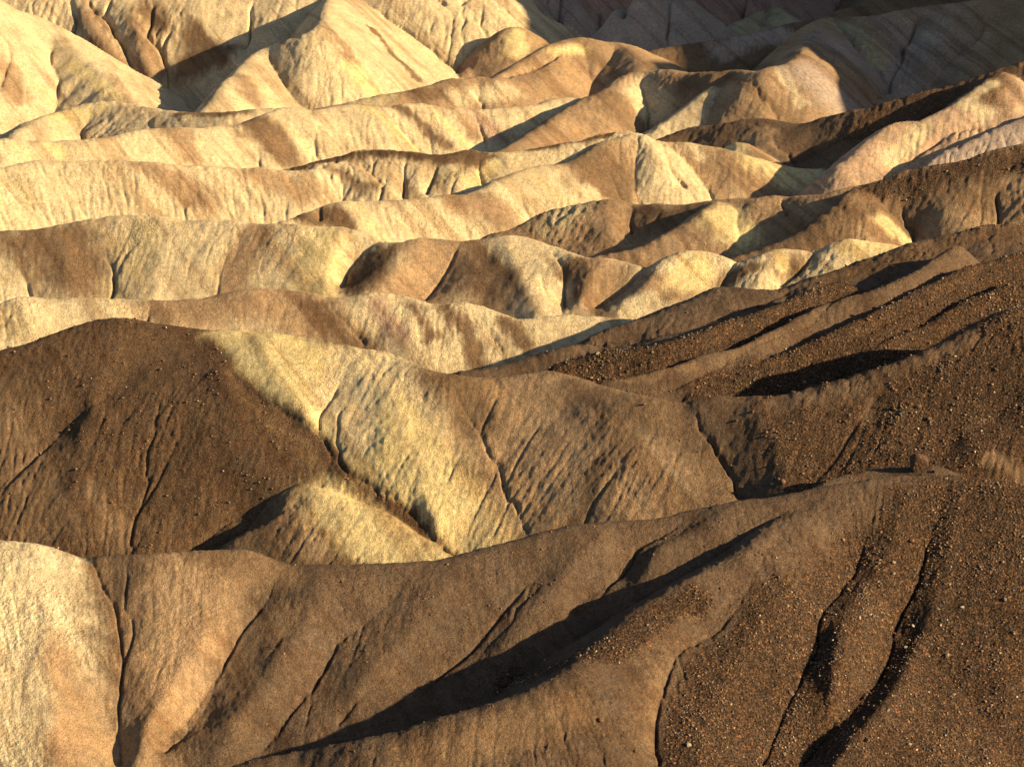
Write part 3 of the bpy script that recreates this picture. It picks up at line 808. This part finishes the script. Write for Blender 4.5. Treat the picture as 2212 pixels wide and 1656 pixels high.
def stone_mesh(seed, sub, mat, sq=(1, .85, .7), lump=.22):
    g = np.random.default_rng(seed); bm = bmesh.new(); bmesh.ops.create_icosphere(bm, subdivisions=sub, radius=1)
    pl = [(Vector(g.standard_normal(3)).normalized(), g.uniform(.62, .9)) for _ in range(9)]
    ph = g.uniform(0, 6, (4, 3)); fr = g.uniform(1.2, 3.2, (4, 3))
    for v in bm.verts:
        d = v.co.normalized(); r = 1+lump*sum(math.sin(d.x*f[0]+p[0])*math.sin(d.y*f[1]+p[1])*math.sin(d.z*f[2]+p[2]) for f, p in zip(fr, ph))
        p = d*r
        for n_, c_ in pl:                                # broken faces
            e = p.dot(n_)-c_
            if e > 0: p -= n_*e*.85
        v.co = Vector((p.x*sq[0], p.y*sq[1], p.z*sq[2]))
    me = bpy.data.meshes.new('stone'); bm.to_mesh(me); bm.free(); me.materials.append(mat)
    for p in me.polygons: p.use_smooth = False
    return me
VAR = {m: [stone_mesh(11*k+hash(m) % 7 if False else 11*k+list(SM).index(m)*101, 2, SM[m], (1, random.uniform(.7, .95), random.uniform(.55, .8))) for k in range(5)] for m in SM}
def add_stone(x, y, z, size, mat, label, group=None, mesh=None, name='stone', rot=None, sink=.25):
    o = bpy.data.objects.new(name, mesh or random.choice(VAR[mat])); scene.collection.objects.link(o)
    o.location = (x, y, z+size*(.5-sink)); o.scale = (size*.5,)*3 if mesh is None else (size*.5,)*3
    o.rotation_euler = rot or (random.uniform(-.3, .3), random.uniform(-.3, .3), random.uniform(0, 6.3))
    o['label'] = label; o['category'] = 'boulder' if name == 'boulder' else 'stone'
    if group: o['group'] = group
    return o
# the single boulder on the saddle behind the foreground crest
bx, by, bz = spot(1984, 1012)
add_stone(bx, by, bz, 2.0, 'rust', 'large reddish brown boulder sitting alone behind the foreground crest at right', mesh=stone_mesh(5, 4, SM['umber'], (1, .9, .98), .16), name='boulder', rot=(0, 0, 2.2), sink=.24)
for du, dv_, px, mt_, lab in ((-62, 6, 7, 'brown', 'small brown stone left of the large boulder, at the tip of its shadow'), (34, 14, 9, 'umber', 'dark fragment lying just right of the large boulder'), (52, 4, 6, 'rust', 'rusty fragment a little farther right of the large boulder'), (8, 20, 6, 'brown', 'small brown fragment at the foot of the large boulder')):
    x_, y_, z_ = spot(1984+du, 1006+dv_); add_stone(x_, y_, z_, px*2.09e-4*y_, mt_, lab)
NAMED = """1970,1171 16 rust|orange brown stone on the gravel just below the foreground crest
1930,1217 11 pale|pale rounded stone above the shadowed gash in the lower right gravel
1930,1241 10 pale|pale stone just below another pale one on the lower right gravel
1916,1161 9 rust|small rusty stone left of the big orange stone below the crest
1822,1167 9 pale|pale stone at the head of the left gravel gully
2170,1297 14 grey|grey stone near the right edge on the lower right gravel
2150,1279 9 pale|pale stone just left of the grey stone near the right edge
2046,1417 13 pale|pale rounded stone with a dark shadow in the lower right gravel
2060,1502 11 pale|light oval stone low in the right hand gravel
1918,1536 10 pale|pale stone beside the lower end of the deep gully
1824,1516 12 rust|red brown stone standing in the gravel between two gullies
1710,1502 13 grey|dark grey stone in the gravel near the bottom centre right
1680,1450 10 rust|orange stone upslope of the dark grey stone
1956,1399 10 pale|pale stone on the edge of the dark gully
1972,1353 9 white|white stone at the edge of the dark gully's upper half
2026,1317 9 pale|pale stone right of the gully's bend
2078,1313 10 white|whitish stone among the gravel right of the gully
1886,1333 13 grey|slab like grey stone left of the deep gully
1874,1601 15 brown|brown block near the bottom edge right of the gully mouth
1964,1609 13 pale|tan angular block near the bottom edge
1487,1611 15 pale|tan block in the gravel strip at the bottom
1445,1533 9 grey|grey stone at the left edge of the lower gravel strip
1718,1313 12 rust|upright rusty stone on the gravel left of the shadowed gash
1524,1180 6 rust|small reddish stone in the lee of the foreground spur
1461,1157 8 rust|reddish stone at the shaded gully head on the foreground ridge
821,1365 7 brown|lone round stone on the brown slope of the foreground ridge
1202,1253 7 grey|dark stone on the middle of the foreground slope
1100,1479 9 rust|rounded stone beside the lower diagonal shadow
1190,1469 8 rust|rusty stone at the rim of the lower diagonal shadow
1300,1557 15 rust|round rust brown stone on the bottom spur
1225,1344 10 brown|stone at the edge of the long diagonal shadow
1690,1044 20 rust|largest red brown stone in the hollow behind the foreground crest
1668,1048 11 pale|pale stone beside the red brown one in the hollow
1682,1036 10 brown|brown stone on the upper side of the hollow's stone group
1626,891 9 rust|small rusty stone high on the slope below the right hand crest
1591,910 9 brown|brown stone on the smooth upper part of the right gravel slope
1391,875 10 rust|brown slab on the tan hill just below its crest
1930,885 12 rust|left of two brown stones on the rough gravel slope at right
1985,881 14 brown|right of two brown stones on the rough gravel slope at right
2008,907 13 brown|brown stone with a shadow on its left below two others
1873,911 8 pale|orange tan stone at the foot of the pale scar
1697,755 7 white|white stone on the second lit gravel stripe of the striped slope
1811,707 7 rust|rusty stone higher on the second lit gravel stripe
1291,765 10 pale|pale stone at the tip of the gravel tongue
347,799 9 grey|grey stone on the upper part of the dark dome
257,757 6 brown|dark stone near the summit of the dark dome
403,870 9 brown|brown stone in the middle of the dark dome
428,867 6 white|small white stone in the middle of the dark dome
496,957 7 brown|brown stone low on the right flank of the dark dome
2038,1486 12 brown|dark flat stone just left of the light oval stone
1440,1600 8 rust|rusty pebble on the bottom gravel strip's left edge
2160,1412 10 pale|tan stone near the right edge in the lower gravel
1725,1345 8 brown|brown stone left of the black shadowed gash
2125,1620 11 rust|reddish stone close to the bottom right corner"""
for ln in NAMED.splitlines():
    a, lab = ln.split('|'); uv, px, mat = a.split(); u, v = (float(q_) for q_ in uv.split(','))
    x, y, z = spot(u, v); add_stone(x, y, z, max(float(px), 6)*2.09e-4*y*1.05, mat, lab)
# scattered stones of the gravel beds
vis = (np.maximum.accumulate((Z-CAM_H)/Yd, 0) <= (Z-CAM_H)/Yd+1e-7)
wgt = np.where(vis & (Yd < 330), np.clip(PAINT[3]-.12, 0, 1)**1.9*np.exp(1.1*N12+.7*N05), 0)*Yd**-1.0
wgt[:, :12] = 0; wgt[:, -12:] = 0
cdf = np.cumsum(wgt.ravel()); cdf /= cdf[-1]
def scatter(n):
    k = np.searchsorted(cdf, rng.random(n)); i, j = k//NSD, k % NSD
    y = y_ax[i]*np.exp((rng.random(n)-.5)*dt); x = (s_dense[j]+(rng.random(n)-.5)*ds)*y
    return x, y, ground(x, y)
ZONES = {'near': ('lying loose in the dark gravel of the bottom right slope', 'stones in the bottom right gravel'),
         'mid': ('lying in the gravel of the slope behind the foreground crest', 'stones in the middle gravel slope'),
         'far': ('on the lit gravel of the shadow striped slope', 'stones on the striped slope')}
xs, ys, zs_ = scatter(241)
for x, y, z in zip(xs, ys, zs_):
    zn = 'near' if y < 192 else ('mid' if y < 245 else 'far')
    mt_ = random.choices(['brown', 'rust', 'grey', 'pale'], [.42, .26, .16, .16])[0]; px = 4.5+6.5*random.random()**2.2
    word = ('tiny ' if px < 5.2 else 'small ' if px < 7.5 else 'larger ')+dict(brown='brown', rust='rusty red', grey='dark grey', pale='pale tan')[mt_]
    add_stone(x, y, z, y*2.09e-4*px, mt_, word+' stone '+ZONES[zn][0], ZONES[zn][1])
# pebbles nobody could count
NP = 26000
px_, py_, pz_ = scatter(NP)
bm = bmesh.new(); bmesh.ops.create_icosphere(bm, subdivisions=1, radius=1); iv = np.array([v.co for v in bm.verts]); itri = np.array([[v.index for v in f.verts] for f in bm.faces]); bm.free()
sz = py_*2.09e-4*(.7+3.4*rng.random(NP)**5); an = rng.uniform(0, 6.28, NP)
V = iv[None]*(1+.28*rng.standard_normal((NP, 12, 1))); V = V*sz[:, None, None]*np.stack([np.ones(NP), rng.uniform(.6, .95, NP), rng.uniform(.5, .85, NP)], -1)[:, None, :]
ca, sa = np.cos(an)[:, None], np.sin(an)[:, None]
V = np.stack([V[..., 0]*ca-V[..., 1]*sa+px_[:, None], V[..., 0]*sa+V[..., 1]*ca+py_[:, None], V[..., 2]+pz_[:, None]+sz[:, None]*.25], -1).reshape(-1, 3).astype(np.float32)
Fc = (itri[None]+12*np.arange(NP)[:, None, None]).reshape(-1, 3)
me = bpy.data.meshes.new('gravel'); me.vertices.add(len(V)); me.vertices.foreach_set('co', V.ravel())
me.loops.add(Fc.size); me.loops.foreach_set('vertex_index', Fc.ravel().astype(np.int32)); me.polygons.add(len(Fc)); me.polygons.foreach_set('loop_start', np.arange(0, Fc.size, 3, dtype=np.int32))
me.update(calc_edges=True)
PALETTE = np.array([(.12, .075, .043), (.16, .105, .062), (.22, .125, .068), (.10, .09, .08), (.36, .27, .17), (.09, .055, .035)], np.float32)
pc_ = PALETTE[rng.choice(6, NP, p=[.30, .27, .16, .11, .05, .11])]*rng.uniform(.75, 1.25, (NP, 1)).astype(np.float32)
at = me.attributes.new('bed', 'FLOAT_COLOR', 'POINT'); at.data.foreach_set('color', np.concatenate([np.repeat(pc_, 12, 0), np.ones((NP*12, 1), np.float32)], 1).ravel().astype(np.float32))
pm = bpy.data.materials.new('pebbles'); pm.use_nodes = True; n = pm.node_tree; b = n.nodes['Principled BSDF']; b.inputs['Roughness'].default_value = .9; b.inputs['Specular IOR Level'].default_value = .15
ac = n.nodes.new('ShaderNodeAttribute'); ac.attribute_name = 'bed'; tx = n.nodes.new('ShaderNodeTexNoise'); tx.inputs['Scale'].default_value = 9
mx = n.nodes.new('ShaderNodeVectorMath'); mx.operation = 'SCALE'; mr = n.nodes.new('ShaderNodeMapRange'); mr.inputs[3].default_value = .7; mr.inputs[4].default_value = 1.3
n.links.new(tx.outputs['Fac'], mr.inputs[0]); n.links.new(ac.outputs['Color'], mx.inputs[0]); n.links.new(mr.outputs[0], mx.inputs['Scale']); n.links.new(mx.outputs[0], b.inputs['Base Color'])
g_o = link('gravel', me, pm); g_o['kind'] = 'stuff'; g_o['label'] = 'loose brown pebbles strewn over the dark gravel slopes'; g_o['category'] = 'gravel'
